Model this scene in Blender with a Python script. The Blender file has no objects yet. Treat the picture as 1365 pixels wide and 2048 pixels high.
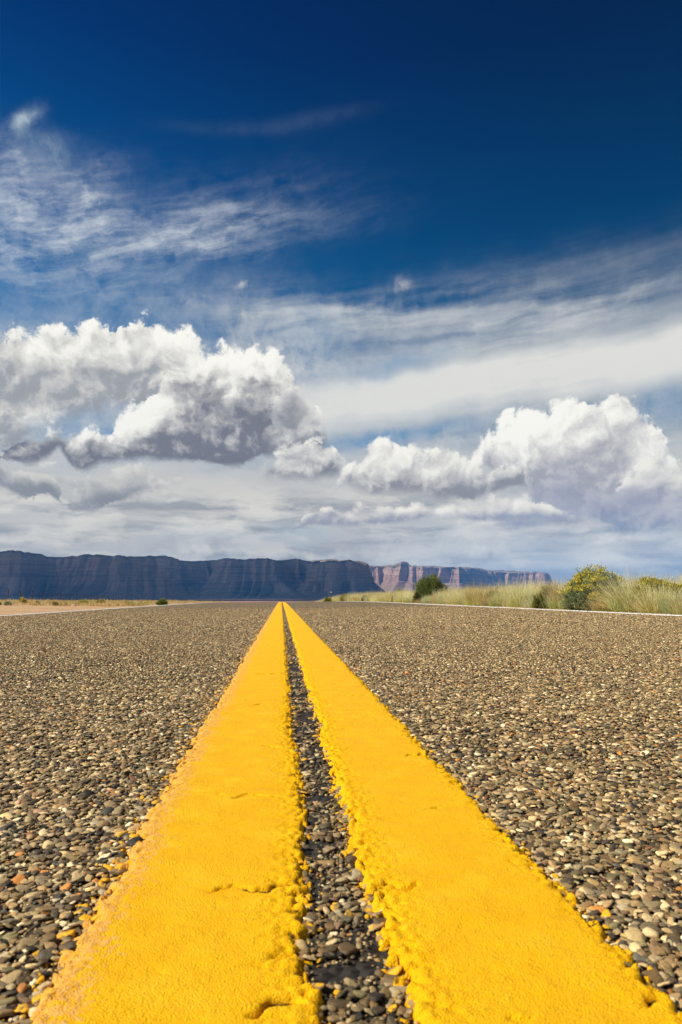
import bpy, bmesh, math, random
import numpy as np
from mathutils import Vector, Matrix, Euler

R = math.radians
C = bpy.context.scene.collection
scene = bpy.context.scene

# ------------------------------------------------------------------ camera
F = 1400.0                       # focal length in photo pixels (1365 x 2048)
PITCH, YAW = math.atan(171 / F), math.atan(119.5 * math.cos(math.atan(171 / F)) / F)
CAM_Z = 0.2
cam = bpy.data.cameras.new('camera')
cam.sensor_fit = 'VERTICAL'
cam.sensor_height = 36.0
cam.lens = 36.0 * F / 2048
cam.clip_start, cam.clip_end = 0.02, 60000
cam.dof.use_dof = True
cam.dof.focus_distance = 1.6
cam.dof.aperture_fstop = 20
cam_o = bpy.data.objects.new('camera', cam)
C.objects.link(cam_o)
cam_o.location = (0, 0, CAM_Z)
cam_o.rotation_euler = Euler((R(90) + PITCH, 0, -YAW), 'XYZ')
scene.camera = cam_o
CAM_M = cam_o.rotation_euler.to_matrix()


def azel(px, py):
    """compass bearing from the road axis and height above the horizon, in degrees"""
    d = CAM_M @ Vector(((px - 682.5) / F, (1024 - py) / F, -1))
    return math.degrees(math.atan2(d.x, d.y)), math.degrees(math.atan2(d.z, math.hypot(d.x, d.y)))


# ------------------------------------------------------------------ sun, exposure
SUN_AZ, SUN_EL = -97.0, 44.0     # bearing from +Y (towards +X), elevation
sun = bpy.data.lights.new('sun', 'SUN')
sun.energy = 5.0
sun.angle = R(0.5)
sun.color = (1.0, 0.92, 0.79)
sun_o = bpy.data.objects.new('sun', sun)
C.objects.link(sun_o)
SUN_DIR = Vector((math.sin(R(SUN_AZ)) * math.cos(R(SUN_EL)), math.cos(R(SUN_AZ)) * math.cos(R(SUN_EL)), math.sin(R(SUN_EL))))
sun_o.rotation_euler = SUN_DIR.to_track_quat('Z', 'Y').to_euler()
sun_o.location = (-30, 0, 40)
scene.view_settings.view_transform = 'Standard'
scene.view_settings.look = 'None'
scene.view_settings.exposure = 0.35
scene.view_settings.gamma = 1.0
scene.view_settings.use_curve_mapping = False
scene.cycles.use_denoising = True
scene.cycles.max_bounces = 6
scene.cycles.diffuse_bounces = 3
scene.cycles.glossy_bounces = 2
scene.cycles.transmission_bounces = 3
scene.cycles.volume_bounces = 0
scene.cycles.transparent_max_bounces = 6
EXPO = 2 ** 0.35


def lin(r, g, b):
    f = lambda c: c / 12.92 if c <= 0.04045 else ((c + 0.055) / 1.055) ** 2.4
    return tuple(f(c / 255) for c in (r, g, b))


# ------------------------------------------------------------------ node writing helpers
class S:
    """a node socket with arithmetic"""
    def __init__(self, nt, s):
        self.nt, self.s = nt, s

    def _m(self, op, b=None, c=None, rev=False):
        n = self.nt.nodes.new('ShaderNodeMath')
        n.operation = op
        args = [self, b, c]
        if rev:
            args = [b, self, c]
        for i, a in enumerate(args):
            if a is None:
                continue
            if isinstance(a, S):
                self.nt.links.new(a.s, n.inputs[i])
            else:
                n.inputs[i].default_value = a
        return S(self.nt, n.outputs[0])

    def __add__(self, b): return self._m('ADD', b)
    def __radd__(self, b): return self._m('ADD', b)
    def __sub__(self, b): return self._m('SUBTRACT', b)
    def __rsub__(self, b): return self._m('SUBTRACT', b, rev=True)
    def __mul__(self, b): return self._m('MULTIPLY', b)
    def __rmul__(self, b): return self._m('MULTIPLY', b)
    def __truediv__(self, b): return self._m('DIVIDE', b)
    def min(self, b): return self._m('MINIMUM', b)
    def max(self, b): return self._m('MAXIMUM', b)
    def clamp(self): return self.min(1.0).max(0.0)

    def step(self, lo, hi, t0=0.0, t1=1.0):
        n = self.nt.nodes.new('ShaderNodeMapRange')
        n.interpolation_type = 'SMOOTHSTEP'
        self.nt.links.new(self.s, n.inputs['Value'])
        for k, v in (('From Min', lo), ('From Max', hi), ('To Min', t0), ('To Max', t1)):
            if isinstance(v, S):
                self.nt.links.new(v.s, n.inputs[k])
            else:
                n.inputs[k].default_value = v
        return S(self.nt, n.outputs['Result'])


def vec(nt, x, y, z=0.0):
    n = nt.nodes.new('ShaderNodeCombineXYZ')
    for i, a in enumerate((x, y, z)):
        if isinstance(a, S):
            nt.links.new(a.s, n.inputs[i])
        else:
            n.inputs[i].default_value = a
    return S(nt, n.outputs[0])


def sep(nt, v):
    n = nt.nodes.new('ShaderNodeSeparateXYZ')
    nt.links.new(v.s, n.inputs[0])
    return [S(nt, o) for o in n.outputs]


def noise(nt, v, scale, detail=4, rough=0.55, dist=0.0, dims='2D', color=False):
    n = nt.nodes.new('ShaderNodeTexNoise')
    n.noise_dimensions = dims
    nt.links.new(v.s, n.inputs['Vector'])
    n.inputs['Scale'].default_value = scale
    n.inputs['Detail'].default_value = detail
    n.inputs['Roughness'].default_value = rough
    n.inputs['Distortion'].default_value = dist
    return S(nt, n.outputs['Color' if color else 'Fac'])


def voronoi(nt, v, scale, feature='F1', detail=0, rough=0.5, dims='2D', smooth=0.3, out='Distance', rand=1.0):
    n = nt.nodes.new('ShaderNodeTexVoronoi')
    n.voronoi_dimensions = dims
    n.feature = feature
    nt.links.new(v.s, n.inputs['Vector'])
    n.inputs['Scale'].default_value = scale
    n.inputs['Randomness'].default_value = rand
    if 'Detail' in n.inputs:
        n.inputs['Detail'].default_value = detail
        n.inputs['Roughness'].default_value = rough
    if feature == 'SMOOTH_F1':
        n.inputs['Smoothness'].default_value = smooth
    return S(nt, n.outputs[out])


def ramp(nt, x, stops, interp='LINEAR'):
    n = nt.nodes.new('ShaderNodeValToRGB')
    n.color_ramp.interpolation = interp
    e = n.color_ramp.elements
    while len(e) < len(stops):
        e.new(0.5)
    for el_, (p, c) in zip(e, sorted(stops)):
        el_.position = p
        el_.color = (*c[:3], 1)
    nt.links.new(x.s, n.inputs[0])
    return S(nt, n.outputs[0])


def mix(nt, f, a, b, mode='MIX'):
    n = nt.nodes.new('ShaderNodeMix')
    n.data_type = 'RGBA'
    n.blend_type = mode
    for k, v in ((0, f), (6, a), (7, b)):
        if isinstance(v, S):
            nt.links.new(v.s, n.inputs[k])
        elif k == 0:
            n.inputs[k].default_value = v
        else:
            n.inputs[k].default_value = (*v[:3], 1)
    return S(nt, n.outputs[2])


def curve(nt, x, pts):
    n = nt.nodes.new('ShaderNodeFloatCurve')
    cm = n.mapping.curves[0]
    pts = sorted(pts)
    while len(cm.points) < len(pts):
        cm.points.new(0.5, 0.5)
    for p, (a, b) in zip(cm.points, pts):
        p.location = (a, b)
        p.handle_type = 'VECTOR'
    n.mapping.update()
    nt.links.new(x.s, n.inputs['Value'])
    return S(nt, n.outputs[0])


# ------------------------------------------------------------------ world: sky with clouds
world = bpy.data.worlds.new('World')
scene.world = world
world.use_nodes = True
nt = world.node_tree
nt.nodes.clear()
tc = nt.nodes.new('ShaderNodeTexCoord')
gx, gy, gz = sep(nt, S(nt, tc.outputs['Generated']))
AZ = gx._m('ARCTAN2', gy) * (180 / math.pi)
EL = gz.min(1.0).max(-1.0)._m('ARCSINE') * (180 / math.pi)
P = vec(nt, AZ, EL)
sky = nt.nodes.new('ShaderNodeTexSky')
sky.sky_type = 'NISHITA'
sky.sun_disc = False
sky.sun_elevation = R(SUN_EL)
sky.sun_rotation = R(SUN_AZ)
sky.air_density, sky.dust_density, sky.ozone_density = 1.0, 0.6, 2.0
SKY_K = 0.1


def X(n):                        # display colours for the clouds, brought to the sky's scale
    return tuple(c / EXPO / SKY_K for c in n)


# a polarised desert sky: the blue deepens with height and away from the sun
el01 = (EL / 50.0).clamp()
pol = ramp(nt, el01, [(0.0, (0.62, 0.62, 0.62)), (0.1, (0.40, 0.52, 0.62)), (0.2, (0.10, 0.40, 0.60)), (0.34, (0.0, 0.41, 0.65)),
                      (0.45, (0.0, 0.345, 0.60)), (0.60, (0.0, 0.22, 0.47)), (0.8, (0.0, 0.09, 0.30)), (1.0, (0.0, 0.045, 0.20))])
skyc = mix(nt, 1.0, S(nt, sky.outputs[0]), pol, 'MULTIPLY')
# a little darker towards the right, a quarter turn from the sun
side = AZ.step(-25, 40, 1.2, 0.66)
skyc = mix(nt, 1.0, skyc, vec(nt, side, side, side), 'MULTIPLY')

# shared turbulence
wn = noise(nt, P, 0.22, 5, 0.55, color=True)
wr, wg, wb = sep(nt, wn)
wf = noise(nt, P, 1.6, 4, 0.6, color=True)
fr, fg, fb = sep(nt, wf)
WX, WY = AZ + (wr - 0.5) * 3.0 + (fr - 0.5) * 0.5, EL + (wg - 0.5) * 2.2 + (fg - 0.5) * 0.4
PW = vec(nt, WX, WY)


def billow(v):
    return 1.0 - voronoi(nt, v, 0.42, 'SMOOTH_F1', detail=4.0, rough=0.42, smooth=0.4) * 1.25


H0 = billow(PW)
H1 = billow(vec(nt, WX - 0.42, WY + 0.50))
DER = H0 - H1                                        # above zero where a puff faces the sun
FBM = noise(nt, PW, 0.55, 7, 0.62)
FINE = noise(nt, P, 2.6, 5, 0.65)
MED = noise(nt, PW, 1.1, 6, 0.66)
BIG = noise(nt, vec(nt, AZ * 0.10 + 3.0, EL * 0.16), 1.0, 3, 0.5)
WISP = (BIG * 0.5 + FBM * 0.5).step(0.36, 0.62, 0.22, 1.3)


def blob(px, py, rx, ry, ang=0.0, soft=1.0, warp=1.0):
    """soft ellipse in the sky, 1 in the middle; radii in photo pixels"""
    a, e = azel(px, py)
    k = math.degrees(1 / F) * math.cos(math.radians(e)) ** 1.2
    dx, dy = (WX if warp else AZ) - a, (WY if warp else EL) - e
    c, s = math.cos(R(ang)), math.sin(R(ang))
    u = (dx * c + dy * s) / (rx * k)
    v = (dy * c - dx * s) / (ry * k)
    return (0.0 - (u * u + v * v) * soft)._m('EXPONENT')


def total(items):
    t = None
    for amp, args in items:
        b = blob(*args) * amp
        t = b if t is None else t + b
    return t


AZ01 = (AZ + 32.0) / 64.0


def line(pts):
    return curve(nt, AZ01, [((a + 32) / 64, (e + 2) / 52) for a, e in (azel(*p) for p in pts)]) * 52.0 - 2.0


# --- high thin cloud, combed by the wind
sx = AZ * 0.07 + (wb - 0.5) * 0.5
sy = EL * 0.55 - AZ * 0.045 + (wr - 0.5) * 0.55
ST = noise(nt, vec(nt, sx, sy), 1.0, 6, 0.55)
sx2 = AZ * 0.17 + EL * 0.05 + (wg - 0.5) * 1.0
sy2 = EL * 0.80 - AZ * 0.20 + (wb - 0.5) * 0.8 + (fr - 0.5) * 0.12
ST2 = noise(nt, vec(nt, sx2, sy2), 1.0, 9, 0.66, 0.0)
lower = EL.step(25.0, 7.5)
out = skyc

VIR = noise(nt, vec(nt, AZ * 0.16 + (wr - 0.5), EL * 0.10), 1.0, 5, 0.6)       # falling rain far off

# faint wide veil low in the sky
veil = (EL.step(23.5, 14.0, 0.0, 0.62) * (ST * 2.1 - 0.35).clamp() + EL.step(13.5, 7.0, 0.0, 0.62)).clamp()
out = mix(nt, veil * AZ.step(-90, -26, 0.5, 1.0), out, X(lin(186, 192, 202)))
m = total([(0.95, (40, 440, 300, 80, 4)), (0.75, (300, 470, 330, 45, 8)), (0.45, (120, 560, 330, 45, 0)), (0.55, (60, 340, 120, 40, -20)),
           (0.5, (170, 380, 90, 40, 30)), (0.30, (470, 440, 200, 60, 18))])
a = m.min(1.0) * (ST2.step(0.34, 0.80) * 0.62 + ST.step(0.25, 0.75) * 0.22 + FBM.step(0.3, 0.75) * 0.22)
out = mix(nt, a.clamp(), out, X(lin(208, 216, 228)))
m = total([(0.85, (65, 245, 34, 16, 35)), (0.5, (105, 305, 55, 30, 0)), (0.06, (640, 236, 120, 16, 8, 1.0, 0)), (0.05, (480, 258, 170, 14, 4, 1.0, 0))])
out = mix(nt, (m * (FBM * 2.4 - 0.3)).clamp(), out, X(lin(160, 180, 200)))
# grey-white bands on the right
m = total([(0.9, (700, 640, 260, 42, 4)), (0.8, (1120, 640, 260, 26, 6)), (0.55, (1000, 610, 420, 60, 4)), (0.7, (1250, 700, 240, 40, 6)),
           (0.5, (900, 690, 260, 30, 8)), (0.55, (520, 610, 120, 50, 0))])
a = m.min(1.0) * (ST.step(0.22, 0.80) * 0.80 + FBM.step(0.3, 0.8) * 0.18)
out = mix(nt, a.clamp() * 0.92, out, X(lin(214, 217, 221)))
# the bright band above the right-hand cumulus
mid = line([(300, 850), (560, 822), (700, 800), (860, 775), (1000, 752), (1150, 735), (1365, 700), (1600, 690)])
off = (EL - mid + (wg - 0.5) * 1.2) / AZ.step(-6, 10, 2.2, 3.1)
a = (0.0 - off * off * 1.7)._m('EXPONENT') * AZ.step(-6, 2) * (ST * 0.9 + 0.62)
out = mix(nt, (a * 1.15).clamp(), out, X(lin(226, 227, 228)))
# pale sheet behind the low clouds
sheet = EL.step(13.2, 8.8) * EL.step(0.5, 5.5, 0.25, 0.9) * (ST * 1.0 + 0.42)
out = mix(nt, sheet.clamp(), out, X(lin(208, 206, 206)))
m = total([(0.5, (590, 1060, 90, 14, 0)), (0.5, (520, 1080, 90, 10, 0))])
out = mix(nt, m.clamp(), out, X(lin(165, 195, 212)))
blue = total([(0.75, (720, 880, 110, 14, 5)), (0.8, (850, 868, 130, 14, 8)), (0.7, (1330, 815, 60, 30, 0)), (0.6, (780, 735, 130, 22, 10)), (0.5, (620, 690, 60, 60, 0))])
out = mix(nt, (blue * (ST * 1.2 + 0.3)).clamp(), out, X(lin(88, 138, 186)))


# broken low cloud far off
LOW = noise(nt, vec(nt, AZ * 0.15 + (wg - 0.5) * 0.6, EL * 0.62 + (wr - 0.5) * 0.5), 1.0, 7, 0.6)
LOW2 = noise(nt, vec(nt, AZ * 0.11 + 7.0, EL * 0.75 + 4.0 + (wr - 0.5) * 0.4), 1.0, 6, 0.58)
win = EL.step(1.0, 2.6) * EL.step(10.5, 7.0)
out = mix(nt, (LOW2 * 5.0 - 2.15).clamp() * win * 0.85, out, X(lin(154, 158, 168)))
out = mix(nt, (LOW * 5.0 - 2.2).clamp() * win * 0.9, out, X(lin(232, 230, 225)))
# thin bright vapour round the heaps
m = total([(0.7, (230, 760, 380, 120, 0)), (0.65, (560, 740, 150, 90, 0)), (0.6, (1150, 880, 300, 110, 0)), (0.5, (820, 930, 250, 60, 0)), (0.55, (120, 920, 260, 60, 0))])
out = mix(nt, (m * (FBM * 2.6 - 0.5)).clamp() * 0.8, out, X(lin(214, 216, 219)))


def cumulus(out, top, bot, hi, mid_, lo, rise, base, rag=1.0, soft=0.16, bsoft=0.5, accents=(), shade=1.0, opa=1.0, flat=0.0, der=1.0):
    """a heap cloud: outlines of its top and base, lit colour, half shade and base colour; accents are (amount, blob)"""
    (x0, y0), (x1, y1) = top[0], top[-1]
    (x2, y2), (x3, y3) = bot[0], bot[-1]
    t_ = line([(x0 - 9, y0 + 90)] + list(top) + [(x1 + 9, y1 + 90)])
    b_ = line([(x2 - 9, y2 - 90)] + list(bot) + [(x3 + 9, y3 - 90)])
    bump = 0.3 * rag + (H0 - 0.45) * (1.5 * rag) + (FBM - 0.5) * (1.7 * rag) + (FINE - 0.5) * (0.7 * rag) + (MED - 0.5) * (0.9 * rag)
    up = (t_ - EL) + bump
    dn = (EL - b_) + 0.45 * rag + (FBM - 0.5) * (1.6 * rag) + (FINE - 0.5) * (0.35 * rag) + flat
    al = up.step(-0.03, WISP * (soft * 4.2)) * dn.step(0.0, WISP * (bsoft * 1.8))
    a0, a1 = azel(x0, y0)[0], azel(x1, y1)[0]
    al = al * AZ.step(a0, a0 + 1.6) * AZ.step(a1, a1 - 1.6)
    L = up.step(0.0, rise, 0.42, 0.0) + dn.step(0.0, base, 0.0, 0.40) + (shade - 1.0) * 0.12 + DER * (0.46 * der) + (FBM - 0.5) * 0.55 + (BIG - 0.5) * 0.55 + (FINE - 0.5) * 0.24 + (MED - 0.5) * 0.35
    if accents:
        L = L + total(accents) * 0.6
    L = L.clamp()
    col = ramp(nt, L, [(0.0, X(tuple(c * 0.92 for c in lo))), (0.22, X(lo)), (0.52, X(mid_)), (0.84, X(hi)), (1.0, X(tuple(min(1.0, c * 1.1) for c in hi)))])
    return mix(nt, (al * opa).clamp(), out, col)


W, G, D = lin(243, 243, 242), lin(186, 186, 192), lin(112, 114, 130)
W2, G2, D2 = lin(244, 243, 240), lin(190, 190, 200), lin(150, 151, 170)
# large white mass at the back left
out = cumulus(out, [(-400, 740), (-60, 690), (0, 655), (40, 664), (80, 650), (140, 640), (200, 634), (250, 630), (290, 624), (325, 636), (350, 640), (380, 656),
                    (420, 690), (428, 684), (500, 682), (545, 678), (553, 705), (575, 725), (592, 760), (600, 830), (610, 900), (640, 960)],
              [(-400, 930), (-60, 905), (0, 905), (100, 880), (170, 842), (250, 824), (300, 822), (400, 880), (600, 880), (640, 920)],
              W, lin(206, 206, 207), lin(165, 168, 176), 5.5, 3.4, accents=[(-0.5, (0, 705, 36, 36)), (-0.45, (272, 672, 26, 14)), (-0.35, (390, 668, 24, 10)), (-0.45, (240, 745, 70, 9, 8)), (-0.35, (90, 770, 110, 28)), (0.6, (490, 700, 60, 22))],
              bsoft=1.6, shade=1.5)
# right: tall white cloud with a grey flank
out = cumulus(out, [(880, 960), (935, 895), (960, 880), (985, 862), (1000, 830), (1012, 806), (1060, 796), (1120, 802), (1190, 792), (1238, 776), (1262, 800), (1300, 822),
                    (1322, 850), (1336, 880), (1420, 905), (1700, 930)],
              [(880, 965), (935, 900), (1000, 950), (1060, 975), (1365, 1010), (1700, 1020)],
              lin(245, 245, 243), lin(210, 209, 212), lin(176, 175, 186), 9.0, 3.2, accents=[(0.5, (1060, 850, 90, 70)), (-0.5, (1215, 890, 90, 50)), (-0.35, (1120, 915, 70, 25)), (-0.3, (1250, 800, 25, 22))],
              rag=0.9, shade=1.5)
out = cumulus(out, [(1180, 1040), (1240, 950), (1280, 930), (1320, 915), (1365, 905), (1500, 880), (1700, 900)], [(1180, 1045), (1240, 1000), (1365, 1000), (1700, 1000)],
              lin(238, 236, 232), lin(205, 204, 208), lin(170, 170, 186), 3.2, 1.5, rag=0.9, shade=1.1)
# lavender lower mass and rain veil on the right
out = cumulus(out, [(980, 1010), (1060, 965), (1110, 940), (1200, 950), (1280, 955), (1380, 975), (1700, 960)], [(980, 1060), (1100, 1060), (1300, 1056), (1700, 1060)],
              lin(190, 190, 202), lin(168, 169, 187), lin(148, 153, 176), 4.0, 2.0, rag=1.0, soft=0.5, bsoft=1.2, opa=0.95)
# middle right
out = cumulus(out, [(640, 1000), (690, 928), (725, 912), (742, 880), (768, 864), (792, 872), (822, 892), (850, 906), (880, 896), (910, 886), (950, 906), (978, 930), (1000, 922),
                    (1040, 932), (1062, 950), (1090, 1000)],
              [(640, 1005), (690, 965), (740, 992), (850, 988), (880, 1001), (950, 998), (972, 982), (1062, 962), (1090, 1005)],
              W2, lin(202, 201, 203), lin(154, 153, 162), 3.6, 2.2, accents=[(-0.35, (910, 985, 60, 20)), (0.3, (780, 890, 40, 25)), (-0.3, (1010, 950, 40, 20))], rag=0.8, shade=1.1)
out = cumulus(out, [(560, 1070), (620, 1018), (690, 1010), (760, 1006), (800, 1000), (850, 1010), (900, 1002), (960, 1004), (1000, 990), (1050, 986), (1100, 1006), (1145, 1018), (1180, 1050)],
              [(560, 1075), (620, 1046), (690, 1052), (800, 1046), (900, 1040), (990, 1042), (1050, 1040), (1145, 1036), (1180, 1055)],
              lin(240, 237, 232), lin(204, 203, 207), lin(166, 169, 186), 1.7, 1.2, accents=[(0.4, (1045, 1010, 60, 14)), (0.2, (820, 1018, 40, 10)), (-0.3, (650, 1030, 90, 14))], rag=0.55)
out = cumulus(out, [(840, 1060), (920, 1035), (1100, 1034), (1250, 1030), (1400, 1030), (1700, 1030)], [(840, 1070), (920, 1062), (1100, 1075), (1300, 1072), (1700, 1075)],
              lin(170, 175, 192), lin(152, 161, 182), lin(138, 152, 178), 1.2, 1.0, rag=0.5, soft=0.6, bsoft=1.8, opa=0.8)
# low grey scud on the left
out = cumulus(out, [(-400, 900), (0, 912), (50, 925), (95, 930), (130, 962), (170, 945), (230, 924), (300, 922), (362, 938), (390, 975)],
              [(-400, 960), (0, 952), (50, 985), (100, 975), (150, 1012), (215, 1002), (280, 985), (370, 958), (390, 980)],
              lin(218, 217, 215), lin(172, 174, 180), lin(142, 146, 156), 3.0, 1.6, rag=1.5, opa=0.9, shade=0.7)
# the near cloud with the dark base
out = cumulus(out, [(-200, 905), (-20, 885), (20, 880), (60, 868), (120, 852), (170, 856), (200, 848), (240, 826), (280, 802), (312, 776), (335, 738), (360, 730), (400, 722), (450, 738),
                    (500, 736), (552, 724), (588, 748), (602, 792), (636, 792), (652, 834), (662, 890)],
              [(-200, 920), (-20, 912), (20, 912), (60, 920), (98, 908), (120, 888), (145, 930), (165, 938), (200, 922), (300, 908), (400, 914), (450, 924), (485, 922), (520, 904), (560, 898), (640, 882), (662, 895)],
              lin(242, 242, 241), lin(184, 183, 187), lin(126, 126, 138), 4.8, 2.5,
              accents=[(0.75, (312, 818, 62, 46)), (0.35, (240, 860, 50, 24)), (-0.38, (430, 775, 110, 34)), (-0.12, (480, 850, 90, 40)), (0.55, (468, 785, 16, 24)), (0.35, (520, 745, 30, 16)), (-0.5, (70, 885, 60, 22)), (-0.35, (170, 905, 70, 22)), (0.3, (590, 830, 40, 30))],
              rag=1.0, shade=0.6, bsoft=0.35, flat=0.15)
# torn shreds at its right end
out = cumulus(out, [(520, 830), (560, 770), (600, 755), (640, 800), (660, 850), (670, 880)], [(520, 900), (560, 905), (600, 900), (640, 890), (660, 890), (670, 885)],
              lin(232, 232, 231), lin(188, 188, 193), lin(150, 151, 160), 2.5, 2.0, rag=2.1, opa=0.75, soft=0.3)
# small cloud in the middle
out = cumulus(out, [(470, 990), (510, 945), (535, 918), (562, 894), (590, 880), (612, 870), (642, 876), (672, 886), (690, 902), (705, 950)],
              [(470, 995), (510, 955), (540, 958), (565, 962), (620, 964), (690, 955), (705, 958)],
              W2, lin(200, 200, 203), lin(142, 142, 152), 2.2, 2.0, accents=[(-0.3, (630, 955, 60, 14))], rag=0.62)
# scraps
m = total([(0.6, (425, 592, 36, 16, 30)), (0.5, (360, 602, 26, 14, -20)), (0.6, (495, 570, 26, 8, 30)), (0.42, (800, 582, 30, 16, 20)), (0.25, (850, 580, 9, 9)), (0.5, (492, 632, 16, 24)), (0.45, (1085, 608, 26, 10)),
           (0.5, (580, 735, 14, 26)), (0.6, (395, 1100, 34, 14, 20)), (0.7, (600, 1105, 130, 9, 0)), (0.4, (930, 1108, 60, 9)), (0.4, (620, 985, 30, 12))])
out = mix(nt, (m * ((H0 - 0.45) * 2.2 + FBM * 2.0 - 0.15)).clamp(), out, X(lin(212, 211, 213)))
# rain veils and the distant air near the horizon
out = mix(nt, (EL.step(6.6, 4.2) * AZ.step(-40, 20, 0.22, 0.45) * (VIR * 3.4 - 0.9).clamp()), out, X(lin(156, 168, 188)))
m = total([(0.75, (930, 1095, 130, 16, 2)), (0.45, (1190, 1110, 60, 20)), (0.75, (560, 1106, 220, 9, 0)), (0.5, (390, 1098, 40, 16)), (0.45, (150, 1045, 110, 16))])
out = mix(nt, (m * (FBM * 2.4 - 0.2)).clamp(), out, X(lin(216, 217, 216)))
# the low sky is seen through a long path of haze, and is the brighter for it
gl = EL.step(9.0, 0.5, 1.0, 1.34)
out = mix(nt, 1.0, out, vec(nt, gl * 1.05, gl * 1.02, gl * 0.94), 'MULTIPLY')
bg = nt.nodes.new('ShaderNodeBackground')
bg.inputs['Strength'].default_value = SKY_K
nt.links.new(out.s, bg.inputs['Color'])
wo = nt.nodes.new('ShaderNodeOutputWorld')
nt.links.new(bg.outputs[0], wo.inputs['Surface'])
world.cycles.sampling_method = 'MANUAL'
world.cycles.sample_map_resolution = 512
# ------------------------------------------------------------------ shared mesh helpers
rng = np.random.default_rng(7)


def hash2(ix, iy, seed=0):
    n = (ix.astype(np.int64) * 374761393 + iy.astype(np.int64) * 668265263 + seed * 974634777) & 0x7fffffff
    n = ((n ^ (n >> 13)) * 1274126177) & 0x7fffffff
    n = ((n ^ (n >> 15)) * 2246822519) & 0x7fffffff
    return ((n ^ (n >> 16)) & 0xffffff) / 0xffffff


def vnoise(x, y, seed=0):
    ix, iy = np.floor(x), np.floor(y)
    fx, fy = x - ix, y - iy
    fx, fy = fx * fx * (3 - 2 * fx), fy * fy * (3 - 2 * fy)
    a, b = hash2(ix, iy, seed), hash2(ix + 1, iy, seed)
    c, d = hash2(ix, iy + 1, seed), hash2(ix + 1, iy + 1, seed)
    return (a * (1 - fx) + b * fx) * (1 - fy) + (c * (1 - fx) + d * fx) * fy


def fbm(x, y, octv=4, seed=0, gain=0.5):
    t, a, n = 0.0, 1.0, 0.0
    for i in range(octv):
        t = t + a * vnoise(x * 2 ** i + 17.3 * i, y * 2 ** i - 9.1 * i, seed + i)
        n += a
        a *= gain
    return t / n


def worley(x, y, seed=0):
    """distance to the nearest scattered point, and a number for that point"""
    ix, iy = np.floor(x), np.floor(y)
    best, cid = np.full(x.shape, 9.0), np.zeros(x.shape)
    for dx in (-1, 0, 1):
        for dy in (-1, 0, 1):
            cx, cy = ix + dx, iy + dy
            d = (cx + 0.1 + 0.8 * hash2(cx, cy, seed) - x) ** 2 + (cy + 0.1 + 0.8 * hash2(cx, cy, seed + 1) - y) ** 2
            m_ = d < best
            best = np.where(m_, d, best)
            cid = np.where(m_, hash2(cx, cy, seed + 2), cid)
    return np.sqrt(best), cid


def sstep(lo, hi, x):
    t = np.clip((x - lo) / (hi - lo), 0, 1)
    return t * t * (3 - 2 * t)


def mesh_np(name, verts, faces, mat=None, smooth=True, parent=None, cols=None, attrs=None, loc=None, fmat=None):
    """one mesh object from arrays; faces all with the same corner count; cols: a colour per vertex"""
    me = bpy.data.meshes.new(name)
    verts = np.asarray(verts, dtype=np.float32)
    faces = np.asarray(faces, dtype=np.int32)
    k = faces.shape[1]
    me.vertices.add(len(verts))
    me.vertices.foreach_set('co', verts.ravel())
    me.loops.add(faces.size)
    me.loops.foreach_set('vertex_index', faces.ravel())
    me.polygons.add(len(faces))
    me.polygons.foreach_set('loop_start', np.arange(0, faces.size, k, dtype=np.int32))
    if smooth:
        me.polygons.foreach_set('use_smooth', np.ones(len(faces), dtype=bool))
    for m_ in (mat if isinstance(mat, (list, tuple)) else [mat]):
        if m_ is not None:
            me.materials.append(m_)
    if fmat is not None:
        me.polygons.foreach_set('material_index', np.asarray(fmat, dtype=np.int32))
    me.update(calc_edges=True)
    if cols is not None:
        at = me.attributes.new('tone', 'FLOAT_COLOR', 'POINT')
        c4 = np.ones((len(verts), 4), dtype=np.float32)
        c4[:, :3] = cols
        at.data.foreach_set('color', c4.ravel())
    for nm, v in (attrs or {}).items():
        at = me.attributes.new(nm, 'FLOAT', 'POINT')
        at.data.foreach_set('value', np.asarray(v, dtype=np.float32))
    o = bpy.data.objects.new(name, me)
    C.objects.link(o)
    if parent is not None:
        o.parent = parent
    if loc is not None:
        o.location = loc
    return o


def grid_faces(nx, ny):
    i = np.arange(ny - 1)[:, None] * nx + np.arange(nx - 1)[None, :]
    i = i.ravel()
    return np.stack([i, i + 1, i + nx + 1, i + nx], 1)


def tag(o, label=None, cat=None, group=None, kind=None):
    for k, v in (('label', label), ('category', cat), ('group', group), ('kind', kind)):
        if v:
            o[k] = v
    return o


def empty(name, loc, rz=0.0):
    o = bpy.data.objects.new(name, None)
    o.empty_display_size = 0.2
    C.objects.link(o)
    o.location = loc
    o.rotation_euler = (0, 0, rz)
    return o


def copy_tree(o, loc, rz=0.0, sc=1.0):
    c = o.copy()
    C.objects.link(c)
    c.location, c.rotation_euler, c.scale = loc, (0, 0, rz), (sc, sc, sc)
    for ch in o.children:
        d = ch.copy()
        C.objects.link(d)
        d.parent = c
    return c


def material(name):
    m = bpy.data.materials.new(name)
    m.use_nodes = True
    t = m.node_tree
    return m, t, t.nodes['Principled BSDF']


def put(t, p, name, v):
    if isinstance(v, S):
        t.links.new(v.s, p.inputs[name])
    elif isinstance(v, tuple):
        p.inputs[name].default_value = (*v, 1)
    else:
        p.inputs[name].default_value = v


def bump(t, p, h, dist, strength=1.0):
    n = t.nodes.new('ShaderNodeBump')
    n.inputs['Distance'].default_value = dist
    n.inputs['Strength'].default_value = strength
    t.links.new(h.s, n.inputs['Height'])
    t.links.new(n.outputs[0], p.inputs['Normal'])


def objco(t):
    return S(t, t.nodes.new('ShaderNodeTexCoord').outputs['Object'])


def attr(t, name, out='Color'):
    n = t.nodes.new('ShaderNodeAttribute')
    n.attribute_name = name
    return S(t, n.outputs[out])


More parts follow.
